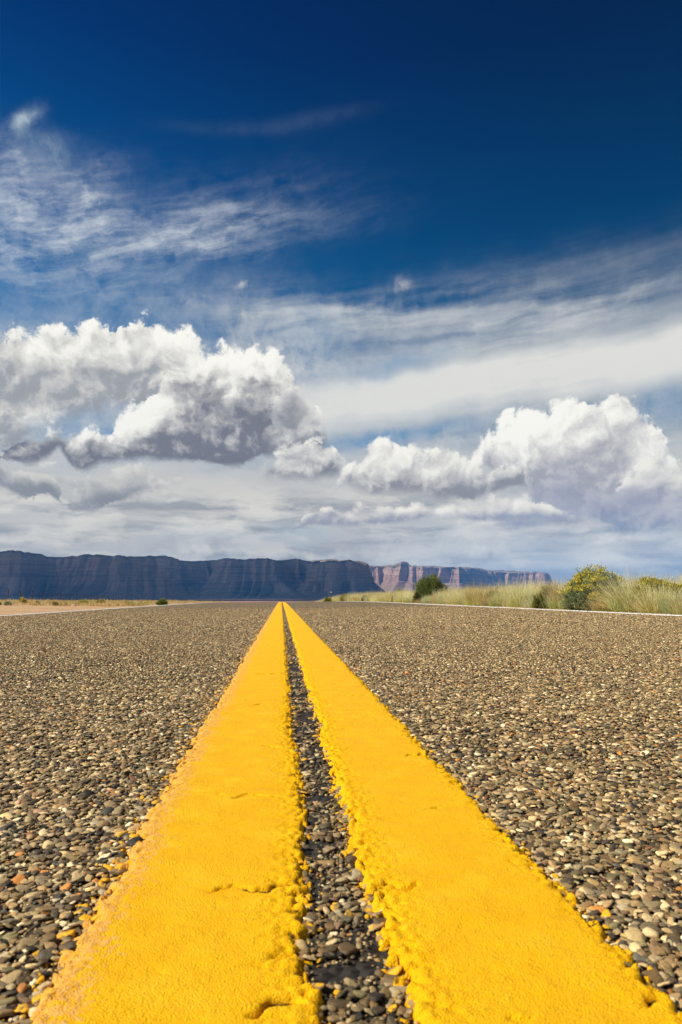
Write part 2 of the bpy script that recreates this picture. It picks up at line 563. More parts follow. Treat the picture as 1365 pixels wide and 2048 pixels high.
# ------------------------------------------------------------------ lie of the land
XL, XR = -3.15, 3.55             # road edges


def drop(y):
    u = np.maximum(y - 22.0, 0)
    return 12.0 * np.tanh(u * u / 5200.0 / 12.0)


def road_z(x, y):
    return np.where(x > 0.3, (x - 0.3) * 0.014, 0.0) - drop(y)


def ground_z(x, y):
    x, y = np.asarray(x, float), np.asarray(y, float)
    d = drop(y)
    far = sstep(150, 900, y)
    wl = 1 - 0.55 * sstep(-4, -26, x) * (1 - far)
    wr = 1 - 0.35 * sstep(4.5, 16, x) * (1 - far)
    base = -d * np.where(x < 0, wl, wr)
    base = base + np.where(x > 0.3, np.minimum(x - 0.3, 3.4) * 0.014, 0.0)
    out_l, out_r = sstep(XL - 0.15, XL - 1.6, x), sstep(XR + 0.1, XR + 1.2, x)
    lump = (fbm(x * 0.7, y * 0.7, 4, 3) - 0.5) * 0.07
    wide = (fbm(x * 0.02, y * 0.02, 3, 5) - 0.5) * 1.2 * sstep(60, 400, np.hypot(x, y))
    return base - 0.02 + (out_l + out_r) * (lump + 0.012) + wide


# ------------------------------------------------------------------ materials of the road
def chip_palette():
    return [(0.0, (0.035, 0.03, 0.028)), (0.12, (0.09, 0.07, 0.05)), (0.26, (0.19, 0.135, 0.08)), (0.40, (0.12, 0.105, 0.085)), (0.52, (0.27, 0.20, 0.125)),
            (0.62, (0.21, 0.18, 0.14)), (0.72, (0.19, 0.125, 0.065)), (0.80, (0.36, 0.30, 0.21)), (0.90, (0.48, 0.42, 0.32)), (0.97, (0.58, 0.54, 0.47)), (1.0, (0.62, 0.59, 0.53))]


M = {}
M['road'], t, p = material('chip_seal_asphalt')
co = objco(t)
cellc = voronoi(t, co, 118, out='Color', dims='2D')
cr, cg, cb = sep(t, cellc)
dst = voronoi(t, co, 118, out='Distance', dims='2D')
colr = ramp(t, cr, chip_palette())
gapk = dst.step(0.45, 0.66)                          # dark binder between the chips
colr = mix(t, gapk, colr, (0.030, 0.024, 0.016))
xx, yy, _z = sep(t, co)
joint = (xx - 0.04)._m('ABSOLUTE').step(0.16, 0.08)
colr = mix(t, yy.step(3.5, 13.0) * 0.0 + yy.step(3.5, 13.0, 1.0, 0.0) * (joint * 0.35 + 0.62), colr, (0.010, 0.009, 0.008))   # bare binder under the loose stones, extra black in the joint for pit shade
colr = mix(t, 1.0, colr, (1.04, 0.92, 0.64), 'MULTIPLY')
wear = noise(t, co, 0.9, 5, 0.6)
colr = mix(t, 1.0, colr, ramp(t, wear, [(0.3, (0.82, 0.82, 0.80)), (0.7, (1.12, 1.08, 1.0))]), 'MULTIPLY')
put(t, p, 'Base Color', colr)
put(t, p, 'Roughness', 0.85)
bump(t, p, (0.0 - dst) + cg * 0.25, 0.006, 0.9)

M['chip'], t, p = material('road_stone')
tone = attr(t, 'tone')
co = objco(t)
mott = noise(t, co, 420, 4, 0.65, dims='3D')
tone = mix(t, 1.0, tone, ramp(t, mott, [(0.25, (0.62, 0.60, 0.56)), (0.5, (1, 1, 1)), (0.75, (1.25, 1.22, 1.18))]), 'MULTIPLY')
pk = attr(t, 'paint', 'Fac')
tone = mix(t, (pk * 1.15 - noise(t, co, 230, 4, 0.7, dims='3D') + 0.12).step(0.0, 0.10), tone, (0.80, 0.41, 0.004))
put(t, p, 'Base Color', tone)
put(t, p, 'Roughness', 0.62)
p.inputs['Specular IOR Level'].default_value = 0.35
bump(t, p, noise(t, co, 900, 3, 0.6, dims='3D'), 0.0008, 0.5)

M['yellow'], t, p = material('yellow_road_paint')
co = objco(t)
x_, y_, z_ = sep(t, co)
old = attr(t, 'old', 'Fac')
pit_dark = attr(t, 'pit_dark', 'Fac')
n1 = noise(t, co, 260, 5, 0.6, dims='3D')
n2 = noise(t, co, 26, 5, 0.6, dims='3D')
yel = ramp(t, n2, [(0.3, (0.87, 0.440, 0.0005)), (0.55, (0.91, 0.485, 0.001)), (0.75, (0.93, 0.54, 0.012))])
ob = (old * 0.92 + (n1 - 0.5) * 2.2 + (n2 - 0.5) * 1.0).step(0.40, 0.78)
yel = mix(t, ob, yel, ramp(t, n1, [(0.35, (0.76, 0.36, 0.035)), (0.65, (0.86, 0.46, 0.11))]))
pit_tone = (pit_dark + (n1 - 0.5) * 0.5).step(0.45, 0.75)
yel = mix(t, pit_tone, yel, (0.06, 0.030, 0.007))  # dark brown in the pits and cracks
scuff = noise(t, co, 90, 6, 0.7, dims='3D').step(0.66, 0.74)
yel = mix(t, scuff * 0.55, yel, (0.36, 0.17, 0.01))
put(t, p, 'Base Color', yel)
put(t, p, 'Roughness', 0.6)
p.inputs['Specular IOR Level'].default_value = 0.12
rip = noise(t, vec(t, x_ * 70, y_ * 130), 1.0, 5, 0.55, 0.9)
beads = noise(t, co, 900, 2, 0.6, dims='3D')
bump(t, p, rip * 0.26 + beads * 0.6 + n1 * 0.32, 0.0034, 0.8)

M['white'], t, p = material('white_road_paint')
co = objco(t)
n1 = noise(t, co, 60, 5, 0.65)
put(t, p, 'Base Color', ramp(t, n1, [(0.32, (0.30, 0.27, 0.22)), (0.42, (0.72, 0.70, 0.66)), (0.7, (0.82, 0.81, 0.78))]))
put(t, p, 'Roughness', 0.7)
bump(t, p, n1, 0.004, 0.6)

M['earth'], t, p = material('desert_earth')
co = objco(t)
x_, y_, z_ = sep(t, co)
n1 = noise(t, co, 1.3, 6, 0.6)
n2 = noise(t, co, 22, 4, 0.65)
n3 = noise(t, co, 0.004, 6, 0.6)
sand = ramp(t, n1, [(0.3, (0.40, 0.25, 0.13)), (0.55, (0.50, 0.33, 0.185)), (0.75, (0.56, 0.40, 0.24))])
sand = mix(t, n2.step(0.5, 0.72) * 0.5, sand, (0.28, 0.18, 0.10))
farc = ramp(t, n3, [(0.35, (0.17, 0.12, 0.075)), (0.52, (0.30, 0.17, 0.11)), (0.64, (0.46, 0.27, 0.19)), (0.8, (0.50, 0.34, 0.25))])
put(t, p, 'Base Color', mix(t, y_.step(80, 500), sand, farc))
put(t, p, 'Roughness', 0.95)
p.inputs['Specular IOR Level'].default_value = 0.1
bump(t, p, n2 + n1, 0.02, 0.6)


# ------------------------------------------------------------------ ground and road sheets
def spread(a, b, s0, g):
    """positions from a to b with steps growing by g"""
    o, s = [a], s0
    while o[-1] < b:
        o.append(o[-1] + s)
        s *= g
    return o


xs = np.array([-v for v in reversed(spread(0.0, 14000, 0.35, 1.045))] + spread(0.0, 14000, 0.35, 1.045)[1:])
ys = np.array([-v for v in reversed(spread(0.0, 3000, 0.8, 1.12))][:-1] + spread(0.0, 14000, 0.5, 1.022))
gx_, gy_ = np.meshgrid(xs, ys)
gz_ = ground_z(gx_, gy_)
v = np.stack([gx_.ravel(), gy_.ravel(), gz_.ravel()], 1)
tag(mesh_np('ground', v, grid_faces(len(xs), len(ys)), M['earth']), kind='structure')

ys = np.array([-2.0] + spread(-1.6, 420, 0.25, 1.008))
xs = np.concatenate([np.linspace(XL, 0.3, 9), np.linspace(0.3, XR, 9)[1:]])
gx_, gy_ = np.meshgrid(xs, ys)
wob = np.where((gx_ == XL) | (gx_ == XR), (fbm(gy_ * 1.7, gx_, 4, 9) - 0.5) * 0.16, 0)
gz_ = road_z(gx_, gy_)
top = np.stack([(gx_ + wob).ravel(), gy_.ravel(), gz_.ravel()], 1)
nx, ny = len(xs), len(ys)
skl = np.stack([top[::nx, 0] - 0.05, top[::nx, 1], top[::nx, 2] - 0.06], 1)
skr = np.stack([top[nx - 1::nx, 0] + 0.05, top[nx - 1::nx, 1], top[nx - 1::nx, 2] - 0.06], 1)
allv = np.concatenate([skl[:, None], top.reshape(ny, nx, 3), skr[:, None]], 1).reshape(-1, 3)
tag(mesh_np('road', allv, grid_faces(nx + 2, ny), M['road']), kind='structure')


def edge_line(xc, w, seed):
    ys = np.array(spread(-1.2, 380, 0.02, 1.004))
    us = np.linspace(-1, 1, 7)
    gu, gy_ = np.meshgrid(us, ys)
    hw = w / 2 * (1 + (fbm(gy_ * 14, gu * 0 + np.sign(gu) * 5, 4, seed) - 0.5) * 0.34)
    x = xc + gu * hw
    z = road_z(x, gy_) + 0.0065 - 0.009 * (np.abs(gu) > 0.9) + (fbm(x * 90, gy_ * 90, 2, seed) - 0.5) * 0.003
    return tag(mesh_np('road_edge_line', np.stack([x.ravel(), gy_.ravel(), z.ravel()], 1), grid_faces(7, len(ys)), M['white']), kind='structure')


edge_line(3.40, 0.085, 21)
edge_line(-3.02, 0.085, 22)

# ------------------------------------------------------------------ the two yellow stripes: thick paint with torn edges and cracks
STRIPES = [(-0.121, 0.025), (0.056, 0.195)]
CRACKS = [  # stripe, distance ahead, from, to (across the stripe), depth, jag
    (0, 0.500, -0.06, 0.018, 1.0), (0, 0.362, -0.012, 0.014, 1.2), (0, 1.31, -0.050, -0.022, 0.9), (0, 1.83, -0.06, 0.02, 0.8), (0, 0.405, -0.005, 0.010, 0.6),
    (1, 0.344, 0.10, 0.190, 0.7), (1, 0.665, 0.135, 0.165, 0.6), (1, 1.62, 0.12, 0.16, 0.8), (1, 1.95, 0.10, 0.15, 0.9), (1, 1.42, 0.13, 0.18, 0.7), (0, 2.9, -0.10, 0.0, 0.6), (1, 3.4, 0.07, 0.16, 0.6), (0, 0.72, -0.06, 0.0, 0.5), (0, 0.95, -0.02, 0.018, 0.7), (1, 0.50, 0.065, 0.10, 0.6), (1, 0.88, 0.15, 0.19, 0.7), (1, 1.15, 0.07, 0.11, 0.6), (0, 2.3, -0.03, 0.018, 0.7)]


def stripe(k):
    xl, xr = STRIPES[k]
    ys = [0.14]
    while ys[-1] < 400:
        y = ys[-1]
        ys.append(y + max(0.0013, 0.0021 * y if y < 6 else 0.006 * y))
    ys = np.array(ys)
    xs = np.linspace(xl - 0.022, xr + 0.022, 112)
    x, y = np.meshgrid(xs, ys)
    wy = np.where(y < 12, y, 12 + (y - 12) * 0.2)
    c1_, id1 = worley(x * 150, wy * 150, 101 + k)                 # the stones under the paint
    c2_, id2 = worley(x * 270 + 7, wy * 270, 105 + k)
    wl = (fbm(y * 9, y * 0 + 3.3, 3, 31 + k) - 0.5) * 0.016 + (id1 - 0.5) * 0.010 + (0.42 - c1_) * 0.004 + (id2 - 0.5) * 0.004
    wr_ = (fbm(y * 9, y * 0 + 8.3, 3, 41 + k) - 0.5) * 0.014 + (id1 - 0.5) * 0.009 + (0.42 - c1_) * 0.004 + (id2 - 0.5) * 0.004
    eL, eR = x - xl + wl, xr - x + wr_
    old = np.zeros_like(x)
    if k == 0:
        old = sstep(0.050, 0.004, eL) * sstep(-0.004, 0.008, eL)
    e = np.minimum(eL, eR)
    inner = 0 if k else 1
    rough = np.maximum(sstep(0.040, 0.006, eR if k == 0 else eL), 0.7 * sstep(0.03, 0.004, eL if k == 0 else eR))
    lump = ((0.40 - c1_) * 0.0028 + (id1 - 0.55) * 0.0018 + (0.40 - c2_) * 0.0015) * (0.12 + 0.88 * rough) + (fbm(x * 260, y * 240, 2, 50 + k) - 0.5) * 0.0010 * rough
    pits = sstep(0.88, 0.93, id1) * sstep(0.62, 0.35, c1_) * rough * 0.0045
    wave = (fbm(x * 30, y * 60, 3, 60 + k) - 0.5) * 0.0022
    h = -0.007 + 0.0138 * sstep(-0.004, 0.012, e) + lump - pits + wave
    pit_dark = sstep(0.86, 0.92, id1) * sstep(0.6, 0.40, c1_) * rough * 0.85  # darker colour in the edge pits; the cracks are added below
    for (ks, yc, a, b, dep) in CRACKS:
        if ks != k:
            continue
        path = yc + (fbm(x * 70, x * 0 + yc, 4, 70) - 0.5) * 0.028 * (1 + 0.4 * yc)
        wd = 0.0017 * (1 + 0.6 * yc) * (0.35 + 1.3 * vnoise(x * 130, x * 0 + yc, 71))
        along = sstep(a - 0.006, a + 0.01, x) * sstep(b + 0.006, b - 0.01, x)
        g = np.exp(-((y - path) / wd) ** 2) * along * sstep(0.25, 0.5, vnoise(x * 80, x * 0 + yc * 3, 72))
        h = h - 0.0075 * dep * g
        pit_dark = np.maximum(pit_dark, g * 1.6 * min(1, dep))
    z = road_z(x, y) + h
    v = np.stack([x.ravel(), y.ravel(), z.ravel()], 1)
    return tag(mesh_np('yellow_road_line', v, grid_faces(len(xs), len(ys)), M['yellow'], attrs={'old': old.ravel(), 'pit_dark': pit_dark.ravel()}), kind='structure')


for k in range(2):
    stripe(k)


# ------------------------------------------------------------------ loose-set stones of the chip seal, near the lens
def ico(sub):
    bm = bmesh.new()
    bmesh.ops.create_icosphere(bm, subdivisions=sub, radius=1.0)
    v = np.array([q.co[:] for q in bm.verts])
    f = np.array([[q.index for q in p_.verts] for p_ in bm.faces])
    bm.free()
    return v, f


def stone_shapes(sub, n, cut):
    """angular worn stones: a ball cut by random planes, only its upper part"""
    v0, f0 = ico(sub)
    keep = v0[:, 2] > cut
    fk = f0[keep[f0].all(1)]
    used = np.unique(fk)
    remap = -np.ones(len(v0), int)
    remap[used] = np.arange(len(used))
    fk = remap[fk]
    out = []
    for i in range(n):
        v = v0[used].copy()
        r = np.full(len(v), 1.2)
        for _ in range(11):
            d = rng.normal(size=3)
            d /= np.linalg.norm(d)
            h = rng.uniform(0.55, 0.95)
            s = v @ d
            r = np.minimum(r, np.where(s > 1e-3, h / np.maximum(s, 1e-3), 9))
        r = np.minimum(r, np.where(v[:, 2] > 1e-3, rng.uniform(0.6, 0.85) / np.maximum(v[:, 2], 1e-3), 9))   # worn flat on top
        r = np.clip(r, 0.4, 1.25)
        out.append(v * r[:, None])
    return np.array(out), fk


PAL = np.array([c for _, c in chip_palette()])
PAL = np.concatenate([PAL, np.array([(0.45, 0.37, 0.25), (0.33, 0.25, 0.15), (0.40, 0.19, 0.06), (0.24, 0.10, 0.06), (0.10, 0.11, 0.12), (0.17, 0.16, 0.10), (0.30, 0.28, 0.24), (0.52, 0.45, 0.34),
                                      (0.26, 0.20, 0.13), (0.22, 0.15, 0.10), (0.055, 0.05, 0.045), (0.36, 0.25, 0.19)])])
PW_ = np.array([1.1, 1.3, 1.5, 1.3, 1.6, 1.3, 0.35, 1.4, 1.2, 0.7, 0.45, 1.6, 1.6, 0.35, 0.2, 0.4, 1.3, 0.8, 1.1, 1.6, 0.9, 1.1, 0.4])
PW_ = PW_ / PW_.sum()


def stones(y0, y1, step, sub, cut, half0, halfk, size, feather=0.0, core=None):
    shapes, f = stone_shapes(sub, 28, cut)
    ny_ = int((y1 - y0) / (step * 0.87))
    P_ = []
    for j in range(ny_):
        y = y0 + j * step * 0.87
        hw = half0 + halfk * y
        x = np.arange(-hw - 0.02 - 0.02 * y, hw + 0.10 + 0.07 * y, step) + (j % 2) * step / 2
        P_.append(np.stack([x, np.full_like(x, y)], 1))
    P_ = np.concatenate(P_)
    P_ = P_ + rng.uniform(-0.36, 0.36, P_.shape) * step
    x, y = P_[:, 0], P_[:, 1]
    keep = rng.random(len(x)) < (1 - sstep(y1 - feather, y1, y) if feather else np.full(len(x), 0.90))
    keep &= (x > XL + 0.02) & (x < XR - 0.02) & (np.abs(x - 3.40) > 0.048) & (np.abs(x + 3.02) > 0.048)
    if core:
        keep &= (np.abs(x - 0.04) > core[0] + core[1] * y) | (y < 0.21)
    dmin = np.full(len(x), 9.0)
    for (xl, xr) in STRIPES:
        inside = np.minimum(x - xl, xr - x)
        keep &= inside < 0.012 * rng.random(len(x)) + 0.002
        dmin = np.minimum(dmin, np.maximum(-inside, 0))
    gap = (x > STRIPES[0][1] - 0.004) & (x < STRIPES[1][0] + 0.004)
    keep &= ~(gap & (vnoise(x * 45, y * 40, 91) > (0.64 if size > 0.003 else 0.80)))           # stones torn out of the joint between the stripes
    x, y, dmin, gap = x[keep], y[keep], dmin[keep], gap[keep]
    n = len(x)
    a = size * np.exp(rng.normal(0, 0.34, n))
    a *= np.where(gap, 0.92, 1)
    sx_, sy_, sz_ = a, a * rng.uniform(0.62, 0.95, n), a * rng.uniform(0.36, 0.60, n)
    th = rng.uniform(0, 2 * math.pi, n)
    V = shapes[rng.integers(0, len(shapes), n)]
    V = V * np.stack([sx_, sy_, sz_], 1)[:, None, :]
    ti = rng.normal(0, 0.17, (n, 2))
    V[:, :, 2] += V[:, :, 0] * ti[:, :1] + V[:, :, 1] * ti[:, 1:]
    c, s = np.cos(th)[:, None], np.sin(th)[:, None]
    X_, Y_ = V[:, :, 0] * c - V[:, :, 1] * s, V[:, :, 0] * s + V[:, :, 1] * c
    zc = road_z(x, y) + (0.0034 + rng.normal(0, 0.0008, n)) * min(1.0, size / 0.0034) - sz_ * 0.8 - np.where(gap, 0.0012 * rng.random(n), 0)
    W_ = np.stack([X_ + x[:, None], Y_ + y[:, None], V[:, :, 2] + zc[:, None]], 2)
    col = PAL[rng.choice(len(PAL), n, p=PW_)] * rng.uniform(0.40, 1.65, (n, 1)) * np.array((1.10, 0.95, 0.62))
    col[gap] *= 0.72                                             # darker stones in the joint
    # overspray: stones next to the paint carry some of it, most along the outer left edge
    left = x < STRIPES[0][0]
    pr = np.where(left, 0.8 * np.exp(-dmin / 0.008), 0.4 * np.exp(-dmin / 0.003))
    pr = np.where(gap, 0.5 * np.exp(-dmin / 0.004), pr)
    pt = rng.random(n) < pr
    pnt = np.where(pt, rng.uniform(0.15, 0.52, n), 0.0)
    nv = V.shape[1]
    faces = (f[None] + (np.arange(n) * nv)[:, None, None]).reshape(-1, 3)
    return W_.reshape(-1, 3), faces, np.repeat(col, nv, 0), np.repeat(pnt, nv)


parts_ = [stones(0.20, 1.1, 0.0040, 1, -0.6, 0.28, 0.55, 0.0020, 0.5), stones(0.20, 0.60, 0.0057, 3, -0.1, 0.28, 0.55, 0.0037), stones(0.60, 1.7, 0.0060, 2, -0.1, 0.25, 0.55, 0.0040),
          stones(1.7, 4.2, 0.0075, 1, -0.5, 1.5, 0.45, 0.0046), stones(4.2, 15.0, 0.0150, 1, -0.5, 2.2, 0.4, 0.0078, 9.0),
          stones(-0.7, 1.7, 0.0075, 1, -0.5, 1.5, 0.45, 0.0046, 0.0, (0.27, 0.54))]
off_ = np.cumsum([0] + [len(q[0]) for q in parts_])
tag(mesh_np('road_gravel', np.concatenate([q[0] for q in parts_]), np.concatenate([q[1] + o_ for q, o_ in zip(parts_, off_)]), M['chip'],
            cols=np.concatenate([q[2] for q in parts_]), attrs={'paint': np.concatenate([q[3] for q in parts_])}), kind='stuff')
# ------------------------------------------------------------------ the cliffs across the plain
def rock(name, warm, band):
    m, t, p = material(name)
    co = objco(t)
    x_, y_, z_ = sep(t, co)
    n1 = noise(t, co, 0.006, 6, 0.6, dims='3D')
    n2 = noise(t, co, 0.03, 5, 0.65, dims='3D')
    zz = z_ + (n1 - 0.5) * 26
    strat = noise(t, vec(t, zz * 0.055, x_ * 0.0006), 1.0, 5, 0.7)
    c = ramp(t, strat, [(0.34, tuple(a * 0.45 for a in warm)), (0.45, warm), (0.54, tuple(a * 1.15 for a in band)), (0.60, tuple(a * 0.6 for a in warm)), (0.68, band)])
    zn = ((z_ + (n1 - 0.5) * 90) / 480.0).clamp()
    tal = ramp(t, zn, [(0.0, (0.40, 0.30, 0.25)), (0.38, (0.36, 0.24, 0.19)), (0.52, tuple(a * 0.7 for a in warm)), (0.60, warm), (0.86, band), (0.95, (0.40, 0.31, 0.23)), (1.0, (0.13, 0.12, 0.075))])
    c = mix(t, 0.36, c, tal)
    vst = noise(t, vec(t, x_ * 0.012, z_ * 0.0016, y_ * 0.012), 1.0, 6, 0.65, dims='3D')
    c = mix(t, 1.0, c, ramp(t, vst, [(0.30, (0.74, 0.74, 0.78)), (0.48, (1, 1, 1)), (0.62, (1.0, 0.98, 0.95)), (0.75, (1.16, 1.12, 1.08))]), 'MULTIPLY')
    geo = t.nodes.new('ShaderNodeNewGeometry')
    nz = sep(t, S(t, geo.outputs['Normal']))[2]
    scrub = nz.step(0.55, 0.9) * (n2 * 2.4 - 0.6).clamp() * 0.75
    c = mix(t, scrub, c, (0.13, 0.115, 0.07))
    put(t, p, 'Base Color', c)
    put(t, p, 'Roughness', 0.95)
    p.inputs['Specular IOR Level'].default_value = 0.05
    bump(t, p, n2 * 0.6 + strat * 0.5, 14.0, 0.8)
    return m


M['cliff'] = rock('shaded_red_cliff_rock', (0.46, 0.30, 0.21), (0.60, 0.43, 0.32))
M['cliff_far'] = rock('pale_red_cliff_rock', (0.42, 0.23, 0.165), (0.56, 0.40, 0.31))


def cliff(name, plan, skyline, mat, step, seed, talus, wall_in, amp, rug=0.45):
    """plan: rim line seen from above, walked left to right as seen from the road; skyline: photo pixels of its top edge"""
    P_ = np.array(plan, float)
    seg = np.hypot(*np.diff(P_, axis=0).T)
    cum = np.concatenate([[0], np.cumsum(seg)])
    s = np.arange(0, cum[-1], step)
    X_, Y_ = np.interp(s, cum, P_[:, 0]), np.interp(s, cum, P_[:, 1])
    k = np.ones(41) / 41
    pad = lambda a: np.convolve(np.pad(a, 20, mode='edge'), k, 'valid')
    X_, Y_ = pad(X_), pad(Y_)
    tx, ty = np.gradient(X_), np.gradient(Y_)
    ln = np.hypot(tx, ty)
    nx_, ny_ = ty / ln, -tx / ln                     # outward, towards the road
    px = 563 + X_ / Y_ * F
    sk = np.array(skyline, float)
    sx = np.interp(px, sk[:, 0], sk[:, 1])
    H = (1195 - sx) / F * Y_ + 0.2
    H = H + (fbm(s / 75.0, s * 0 + 1, 4, seed + 50) - 0.5) * 20 + np.round((fbm(s / 260.0, s * 0 + 3, 2, seed + 55) - 0.5) * 5) * 7
    z0 = -14.0
    # rows from the foot to the rim and over the plateau: (distance out from the rim, height)
    rows = []
    for q in np.linspace(0, 1, 26):
        rows.append((1 - q, 0.47 * (0.35 * q + 0.65 * q ** 1.8), 0))
    for q in np.linspace(0, 1, 30)[1:]:
        rows.append((0.0, 0.47 + 0.46 * q, 1 + q))
    for q in np.linspace(0, 1, 8)[1:]:
        rows.append((-q, 0.93 + 0.07 * q ** 0.6, 3))
    V = []
    rav = 1 - np.abs(2 * fbm(s / 420.0, s * 0 + seed, 3, seed) - 1) * 2.2          # buttress and ravine along the wall
    rav2 = np.abs(2 * fbm(s / 120.0 + 1.5 * fbm(s / 500.0, s * 0, 2, seed), s * 0 + seed + 4, 3, seed + 9) - 1) * 2.2 * (0.35 + 1.3 * sstep(0.3, 0.7, fbm(s / 600.0, s * 0 + 2, 2, seed + 3)))
    for (o_, h, kind) in rows:
        hz = z0 + (H - z0) * h
        if kind == 0:
            d = wall_in + talus * o_
            d = d - (rav * 0.9 * amp) * (0.35 + 0.65 * (1 - o_)) - rav2 * amp * 0.9 * np.sin(math.pi * min(1, (1 - o_) * 0.9 + 0.05))
            d = d + (fbm(s / 60.0, s * 0 + o_ * 6, 3, seed + 20) - 0.5) * 26
        elif kind < 3:
            q = kind - 1
            ledge = 0.62 * q + 0.38 * (np.floor(q * 5 + 0.001) / 5 + sstep(0.55, 1.0, np.array(q * 5 - np.floor(q * 5 + 0.001))) / 5)
            d = wall_in * (1 - ledge) - rav * 0.9 * amp
            d = d + (fbm(s / 46.0, s * 0 + q * 2.2, 4, seed + 30) - 0.5) * 46 - rav2 * amp * rug
            hz = hz + (fbm(s / 90.0, s * 0 + q * 3, 2, seed + 35) - 0.5) * 10
        else:
            d = -o_ * -1 * 0 - 0.9 * amp * rav + o_ * 70 - rav2 * amp * 0.25
            d = d + (fbm(s / 70.0, s * 0, 3, seed + 40) - 0.5) * 20
        V.append(np.stack([X_ + nx_ * d, Y_ + ny_ * d, np.full_like(X_, 0) + hz], 1))
    top = V[-1].copy()
    back = top.copy()
    back[:, 0] -= np.maximum(nx_, 0) * 600
    back[:, 1] += 700
    back[:, 2] = top[:, 2] * 0.97
    foot = back.copy()
    foot[:, 2] = z0
    V += [back, foot]
    V = np.array(V)
    V[0, :, 2] = z0 - 10
    n = V.shape[1]
    return tag(mesh_np(name, V.reshape(-1, 3), grid_faces(n, len(V)), mat), kind='structure')


cliff('mesa', [(-5600, 7900), (-4200, 7700), (-3000, 7450), (-2300, 7600), (-1700, 7350), (-1000, 7500), (-830, 7800), (-600, 7350), (0, 7250), (90, 7600), (200, 7700), (330, 7250), (720, 7200), (860, 7300), (900, 7700), (850, 9200), (800, 10200)],
      [(-600, 1100), (0, 1105), (60, 1106), (66, 1109), (80, 1107), (97, 1109), (103, 1114), (150, 1113), (160, 1111), (182, 1112), (220, 1113), (224, 1110), (250, 1110), (254, 1113), (272, 1112), (338, 1112), (360, 1116), (400, 1121),
       (424, 1119), (470, 1117), (520, 1117), (560, 1117), (572, 1119), (598, 1117), (606, 1122), (640, 1123), (662, 1121), (700, 1121), (735, 1123), (760, 1124), (900, 1130)],
      M['cliff'], 7.0, 3, 330, 70, 120, 0.14)
cliff('mesa', [(500, 12200), (1000, 11500), (1450, 11000), (1560, 11100), (1850, 10550), (2100, 10500), (2250, 10350), (2560, 9900), (3000, 10450), (3400, 11050), (3560, 11150), (3900, 10800), (4120, 10700), (4260, 11000), (4300, 12800)],
      [(600, 1131), (745, 1131), (776, 1131), (792, 1129), (799, 1125), (806, 1123), (814, 1127), (822, 1131), (870, 1131), (920, 1132), (945, 1133), (985, 1136), (1000, 1140), (1060, 1142), (1085, 1143), (1120, 1146)],
      M['cliff_far'], 6.0, 8, 420, 70, 120, 0.7)

# ------------------------------------------------------------------ the high cloud outside the picture that shades the nearer cliffs
m, t, p = material('cloud_white')
put(t, p, 'Base Color', (0.85, 0.85, 0.86))
put(t, p, 'Roughness', 1.0)
tr_ = t.nodes.new('ShaderNodeBsdfTransparent')                      # a thin cloud lets some sun through
mx_ = t.nodes.new('ShaderNodeMixShader')
mx_.inputs[0].default_value = 0.24
t.links.new(p.outputs[0], mx_.inputs[1])
t.links.new(tr_.outputs[0], mx_.inputs[2])
t.links.new(mx_.outputs[0], t.nodes['Material Output'].inputs['Surface'])
M['cloud'] = m
v0, f0 = ico(7)
az_ = np.arctan2(v0[:, 1], v0[:, 0])
nz_ = fbm(v0[:, 0] * 4 + 9, v0[:, 1] * 4 + v0[:, 2] * 2, 5, 77)
nz2 = fbm(np.cos(az_) * 3 + 5, np.sin(az_) * 3 + 5, 4, 78)
vv = v0 * (0.85 + 0.24 * nz_)[:, None]
vv[:, :2] *= (0.94 + 0.12 * nz2)[:, None]
qe = (np.abs(np.cos(az_)) ** 7 + np.abs(np.sin(az_)) ** 7) ** (-1 / 7)
vv[:, :2] *= qe[:, None]
vv[:, 0] *= 4500
vv[:, 1] *= 2800
vv[:, 2] = np.where(vv[:, 2] > 0, vv[:, 2] * 500, vv[:, 2] * 160)
CL = np.array((-8230.0, 4700.0, 5000.0))
fc = vv[f0].mean(1) + CL                              # gaps that let the sun through in places
open_ = np.zeros(len(f0), bool)
for (tx_, ty_, tz_, rx_, ry_) in ((-230, 5000, -12, 420, 420), (-1900, 4700, -12, 330, 260), (500, 4300, -12, 200, 160)):
    k_ = (fc[:, 2] - tz_) / SUN_DIR.z
    open_ |= (((fc[:, 0] - tx_ - SUN_DIR.x * k_) / rx_) ** 2 + ((fc[:, 1] - ty_ - SUN_DIR.y * k_) / ry_) ** 2) * (0.6 + 0.8 * fbm(fc[:, 0] / 150, fc[:, 1] / 150, 3, 5)) < 1
tag(mesh_np('clouds', vv, f0[~open_], M['cloud'], loc=tuple(CL)), kind='stuff')
# ------------------------------------------------------------------ plants of the roadside
def leafy(name, rough=0.7, trans=0.35):
    m = bpy.data.materials.new(name)
    m.use_nodes = True
    t = m.node_tree
    p = t.nodes['Principled BSDF']
    c = attr(t, 'tone')
    put(t, p, 'Base Color', c)
    put(t, p, 'Roughness', rough)
    p.inputs['Specular IOR Level'].default_value = 0.2
    tr = t.nodes.new('ShaderNodeBsdfTranslucent')
    t.links.new(c.s, tr.inputs['Color'])
    mx = t.nodes.new('ShaderNodeMixShader')
    mx.inputs[0].default_value = trans
    t.links.new(p.outputs[0], mx.inputs[1])
    t.links.new(tr.outputs[0], mx.inputs[2])
    t.links.new(mx.outputs[0], t.nodes['Material Output'].inputs['Surface'])
    return m


M['grass'] = leafy('dry_grass_blade', 0.7, 0.5)
M['leaf'] = leafy('desert_shrub_leaf', 0.6, 0.25)
M['stem'], t, p = material('woody_stem')
put(t, p, 'Base Color', (0.16, 0.11, 0.07))
put(t, p, 'Roughness', 0.9)


